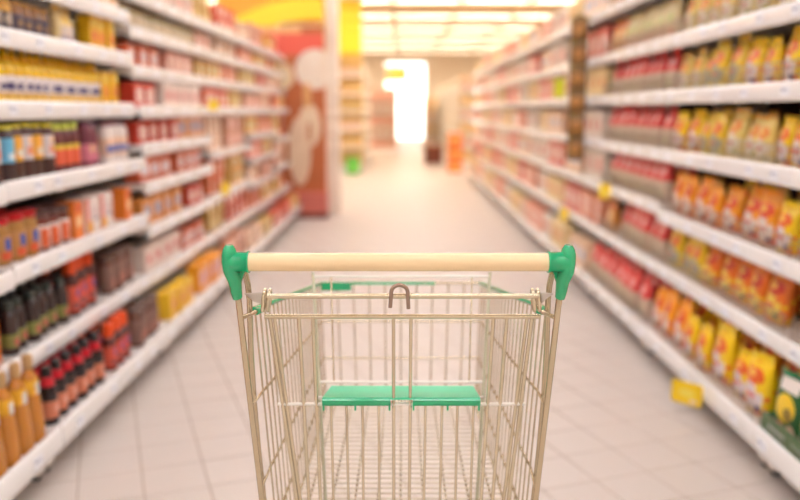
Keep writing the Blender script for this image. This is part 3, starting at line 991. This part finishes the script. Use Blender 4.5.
# ================================================================ SHOPPING CART
M_chr = mat('cart_wire', K(212, 199, 172), .22, metal=.8)
M_tube = mat('cart_tube', K(194, 177, 148), .24, metal=.8)
M_grn = mat('cart_green', K(28, 170, 112), .25, coat=.4)
M_grn2 = mat('seat_green', K(66, 196, 146), .42)
M_hand = print_mat('handle_cream', K(240, 210, 164), [], .26)
M_whw = mat('white_wire', K(240, 234, 224), .35, metal=.1)
M_lock = mat('lock_steel', K(158, 136, 122), .15, metal=.95)
M_gry = mat('grey_plastic', K(192, 178, 166), .45)
cart = empty('shopping_cart', (-.003, 1.65, 0))
tag(cart, 'wire shopping cart with green fittings and cream handle standing in the aisle', 'shopping cart')
CO = Vector((-.003, 1.65, 0))


def cp(v):
    return Vector(v) - CO


def px(x, y, Y):
    return at_y(x, y, Y) - CO


def wires(name, parent, pts, r, m=M_chr, n=6):
    return MB().tube([Vector(p) for p in pts], r, n).build(name, m, parent)


# handle
hz = at_y(398, 262, 1.25)
hx0, hx1 = at_y(249, 262, 1.25).x - CO.x, at_y(548, 262, 1.25).x - CO.x
hcz, hcy = hz.z, 1.25 - CO.y
m = MB()
npt = 13
m.tube([(hx0 + (hx1 - hx0) * i / (npt - 1), hcy, hcz) for i in range(npt)], .0148, 18)
handle = m.build('handle', M_hand, cart)
for s, ex, cx in ((-1, 229.5, 249.5), (1, 568, 547.5)):
    e = px(ex, 258, 1.25)
    col_in = px(cx, 262, 1.25).x
    m = MB()
    m.tube([(e.x, hcy, hcz), (col_in + s * .003, hcy, hcz), (col_in + s * .0029, hcy, hcz), (col_in, hcy, hcz)], .0168, 18, rs=[.0166, .0166, .0178, .0178])
    bot = px(237.5 if s < 0 else 560, 297, 1.27)
    pts = [(e.x + s * .000, hcy, hcz + .0275), (e.x, hcy, hcz + .021), (e.x, hcy, hcz + .012), (e.x, hcy, hcz), (e.x - s * .001, hcy + .001, hcz - .014), (e.x - s * .006, hcy + .006, hcz - .032), (bot.x + s * .001, bot.y - .002, bot.z + .008), (bot.x, bot.y, bot.z - .001)]
    m.tube(pts, .011, 14, rs=[.006, .0102, .0122, .0126, .0122, .0108, .0092, .0080], flat=(1.25, 1.0))
    cap = m.build('handle_bracket', M_grn, cart)
    w = MB()
    w.prism([(e.x - s * .004, hcz - .012), (e.x - s * .022, hcz - .016), (bot.x - s * .002, bot.z + .006), (bot.x + s * .004, bot.z + .008)], hcy + .006, hcy + .016)
    w.build('web', M_grn, cap)
    # uprights
    sx = 1 if s > 0 else -1

    def mx(x):
        return x if s < 0 else 797.5 - x
    t1 = [px(mx(237.5), 290, 1.268), px(mx(238.5), 300, 1.27), px(mx(262), 500, 1.30)]
    d = (t1[2] - t1[1])
    t1 += [t1[2] + d * .75, Vector((s * .235, -.32, .20)), Vector((s * .225, -.28, .150)), Vector((s * .205, -.15, .135)), Vector((s * .165, .26, .135)), Vector((s * .15, .30, .135))]
    up = MB().tube(t1, .0052, 10).build('upright', M_tube, cart)
    t2 = [px(mx(245), 272, 1.275), px(mx(248), 285, 1.30), px(mx(249.5), 300, 1.32), px(mx(251), 350, 1.345), px(mx(254), 400, 1.36), px(mx(258.5), 450, 1.365), px(mx(264), 500, 1.37)]
    t2 += [Vector((s * .222, -.25, .40)), Vector((s * .215, -.2, .20)), Vector((s * .21, -.17, .14))]
    MB().tube(t2, .0050, 10).build('brace_tube', M_tube, cart)
    # stub between upright and basket rim with green cap
    st_ = MB().tube([px(mx(241), 318, 1.285), px(mx(258), 311, 1.345)], .0042, 8).build('rim_stub', M_chr, cart)
    MB().tube([px(mx(256.5), 311.6, 1.338), px(mx(259.5), 310.4, 1.352)], .0062, 10).build('stub_cap', M_grn, st_)
    # hinge plate and coil
    pl = MB()
    q = [px(mx(244), 294, 1.285), px(263 if s < 0 else 541, 293, 1.315), px(263 if s < 0 else 541, 304, 1.315), px(mx(254), 302, 1.30), px(mx(250), 298, 1.295)]
    if s > 0:
        q = q[::-1]
    off = Vector((0, .006, 0))
    pl.loft([[v for v in q], [v + off for v in q]], smooth=False)
    hp = pl.build('hinge_plate', M_gry, cart)
    for dx in (0, 4.5):
        c0 = px(264 + dx if s < 0 else 538.5 - dx, 300, 1.322)
        ring = []
        for i in range(14):
            an = 2 * math.pi * i / 14
            ring.append(c0 + Vector((-s * (.0022 * math.sin(an)) + s * -.001 * (dx > 0), .0105 * math.cos(an), .0185 * math.sin(an))))
        MB().tube(ring, .0033, 7, closed=True).build('coil', M_chr, hp)
    # wheels
    for (wx, wy, nm) in ((s * .205, -.17, 'rear'), (s * .15, .30, 'front')):
        fk = MB()
        fk.box(wx - .022, wx - .018, wy - .03, wy + .01, .05, .128).box(wx + .018, wx + .022, wy - .03, wy + .01, .05, .128).box(wx - .022, wx + .022, wy - .03, wy + .012, .122, .13)
        fk.lathe([(.012, .125), (.012, .15)], 10, c=(wx, wy))
        fo = fk.build('caster', M_gry, cart)
        wm = MB()
        ring = []
        n = 20
        for xx, rr in ((-.014, .052), (-.010, .060), (.010, .060), (.014, .052)):
            ring.append([(wx + xx, wy - .018 + rr * math.cos(2 * math.pi * i / n), .06 + rr * math.sin(2 * math.pi * i / n)) for i in range(n)])
        wm.loft(ring)
        wm.build('wheel', M_foot, fo)

# basket
TR, TF, BR_, BF = Vector((.255, 1.345, .918)), Vector((.203, 2.0, .822)), Vector((.234, 1.41, .40)), Vector((.190, 1.97, .515))


def SP(s, u, v):
    p = TR.lerp(TF, u).lerp(BR_.lerp(BF, u), v)
    return Vector((p.x * s, p.y, p.z)) - Vector((0, CO.y, 0))


for s in (-1, 1):
    side = MB().tube([SP(s, u / 12, 0) for u in range(13)], .0052, 10).build('side_panel', M_grn, cart)
    side['label'] = 'green sleeved rim of basket side'
    nw = 20
    for i in range(nw):
        u = .02 + .96 * i / (nw - 1)
        wires('side_wire', side, [SP(s, u, .012), SP(s, u, .5), SP(s, u, 1.0)], .0019)
    for v in (.315, .62, .85):
        pts = [SP(s, u / 8, v) + Vector((s * .003, 0, 0)) for u in range(9)]
        pts[0] = SP(s, .04, v) + Vector((s * .004, 0, 0))
        # bent out to the upright
        yy = 404 if v < .5 else 487
        a0 = px(253 if s < 0 else 797 - 253, yy, 1.30) if v < .5 else px(262 if s < 0 else 797 - 262, yy, 1.31)
        wires('cross_wire', side, ([a0] if v < .8 else []) + pts, .0026)
    wires('bottom_wire', side, [SP(s, u / 8, 1.0) for u in range(9)], .0032)

front = MB().tube([SP(-1, 1, 0).lerp(SP(1, 1, 0), t / 8) for t in range(9)], .0035, 8).build('front_panel', M_chr, cart)
for i in range(1, 10):
    t = i / 10
    wires('front_wire', front, [SP(-1, 1, 0).lerp(SP(1, 1, 0), t), SP(-1, 1, 1).lerp(SP(1, 1, 1), t)], .0022)
for v in (.32, .63, 1.0):
    wires('cross_wire', front, [SP(-1, 1, v), SP(1, 1, v)], .0026)
A, B = SP(-1, 1, 0), SP(1, 1, 0)
MB().box(A.x, A.x + .076, A.y - .012, A.y - .005, A.z - .017, A.z + .004).build('front_plate', M_grn, front)
MB().box(A.x + .076, A.x + .29, A.y - .011, A.y - .006, A.z - .002, A.z + .005).build('front_strip', M_grn, front)

# floor grid of the basket
fg = MB()
for i in range(34):
    u = i / 33
    fg.tube([SP(-1, u, 1), SP(1, u, 1)], .0023, 5)
fl = empty('basket_floor')
fl.parent = cart
for i in range(9):
    t = (i + .5) / 9
    wires('floor_wire', fl, [SP(-1, 0, 1).lerp(SP(1, 0, 1), t) - Vector((0, 0, .003)), SP(-1, 1, 1).lerp(SP(1, 1, 1), t) - Vector((0, 0, .003))], .0024)
tag(fg.build('floor_grid', mat('grid_wire', K(222, 208, 188), .3, metal=.35), fl), kind='stuff')

# rear gate: hinge bar above, swinging panel below
wires('hinge_bar', cart, [px(267, 296, 1.312), px(538, 296, 1.312)], .0048, M_chr, 10)


def gy(y):      # gate plane leans forward towards its foot
    return 1.33 + .05 * (y - 316) / 184


def gp(x, y):
    return px(x, y, gy(y))


gate = MB().tube([gp(264.5, 316.5), gp(400, 316.5), gp(540.5, 316.5)], .0044, 10).build('rear_gate', M_chr, cart)
YB = 556


def gx(x0, x1, y):      # straight wire through (x0,318) and (x1,500)
    return x0 + (x1 - x0) * (y - 318) / 182


for x0, x1, r in ((270, 297, .0038), (274.5, 300.5, .0034), (299, 309, .0036), (313, 320.5, .0036), (393.5, 393.8, .0034),
                  (411, 409.3, .0034), (493.5, 481, .0036), (507, 492.5, .0036), (527, 503.5, .0034), (532, 508.5, .0038)):
    wires('gate_wire', gate, [gp(gx(x0, x1, y), y) for y in (317, 400, YB)], r)
for xa, xb in ((331, 333.5), (346.5, 348.5), (362.5, 363.5), (378.8, 379.3), (425.5, 424), (442, 440), (457.5, 455.3), (473.5, 470.5)):
    wires('gate_wire', gate, [gp(xa + (xb - xa) * (y - 403) / 97, y) for y in (403, 460, YB)], .0028)
wires('cross_wire', gate, [gp(278, 404), gp(525, 404)], .0030, M_whw)
wires('cross_wire', gate, [gp(305, YB), gp(500, YB)], .0034)

# folding child seat: back frame posts, cross wires and green flap
def sy(y):
    return 1.62 - .17 * (y - 276) / 224


def sp_(x, y):
    return px(x, y, sy(y))


seat = empty('child_seat')
seat.parent = cart
for xa, xb in ((313, 325.5), (490, 477)):
    wires('seat_post', seat, [sp_(xa + (xb - xa) * (y - 273) / 227, y) for y in (272.5, 350, 430, 520)], .0036, mat('post_pale', K(196, 192, 166), .35, metal=.5))
wires('seat_wire', seat, [sp_(313, 276.5), sp_(490, 276.5)], .0028, M_whw)
wires('seat_wire', seat, [sp_(319.5, 382), sp_(484, 382)], .0030, M_whw)
wires('seat_wire', seat, [sp_(331, 276), sp_(334, 382)], .0020)
wires('seat_wire', seat, [sp_(472, 276), sp_(469, 382)], .0020)
for xa, xb in ((317, 329), (483, 471)):
    wires('seat_pivot', seat, [sp_(xa, 397), gp(xb, 399)], .0026, M_whw)
f0, f1 = gp(322.5, 399.5), gp(480, 399.5)
b0, b1 = px(331.5, 386.8, 1.475), px(473, 386.8, 1.475)
rings = []
for t in (0, .06, .5, .94, 1):
    f_, b_ = f0.lerp(f1, t), b0.lerp(b1, t)
    mid_ = f_.lerp(b_, .5) - Vector((0, 0, .0015 if 0 < t < 1 else 0))
    rings.append([f_ + Vector((0, -.006, .0015)), f_ + Vector((0, -.002, .0045)), mid_ + Vector((0, 0, .003)), b_ + Vector((0, 0, .002)), b_ + Vector((0, 0, -.003)), mid_ - Vector((0, 0, .001)), f_ + Vector((0, -.002, .0005))])
flap = MB().loft(rings, smooth=False).build('seat_flap', M_grn2, seat)
for xa, xb in ((322.5, 390.5), (412.5, 480)):
    rings = []
    for x in (xa, xb):
        f_ = gp(x, 399.5)
        rings.append([f_ + Vector((0, -.0045, -.0095)), f_ + Vector((0, -.0085, -.006)), f_ + Vector((0, -.0085, .001)), f_ + Vector((0, -.0062, .0035)), f_ + Vector((0, -.0062, -.0095))])
    MB().loft(rings, smooth=False).build('front_lip', M_grn, flap)
for x in (324, 355.5, 389.5, 413.5, 447.5, 478.5):
    c = gp(x, 405)
    MB().box(c.x - .0016, c.x + .0016, c.y - .009, c.y + .002, c.z - .007, c.z + .004).build('hook', M_grn, flap)
# u-shaped lock loop over the hinge bar
pts = []
cl = px(399.5, 293, 1.300)
for i in range(-1, 11):
    if i < 0:
        pts.append(cl + Vector((-.0155, .0, -.025)))
        continue
    an = math.pi - math.pi * i / 9 if i <= 9 else 0
    if i <= 9:
        pts.append(cl + Vector((.0138 * math.cos(an), 0, .001 + .0125 * math.sin(an))))
    else:
        pts.append(cl + Vector((.0150, 0, -.027)))
MB().tube(pts, .0034, 10).build('lock_loop', M_lock, cart)
print('products', COUNT[0])
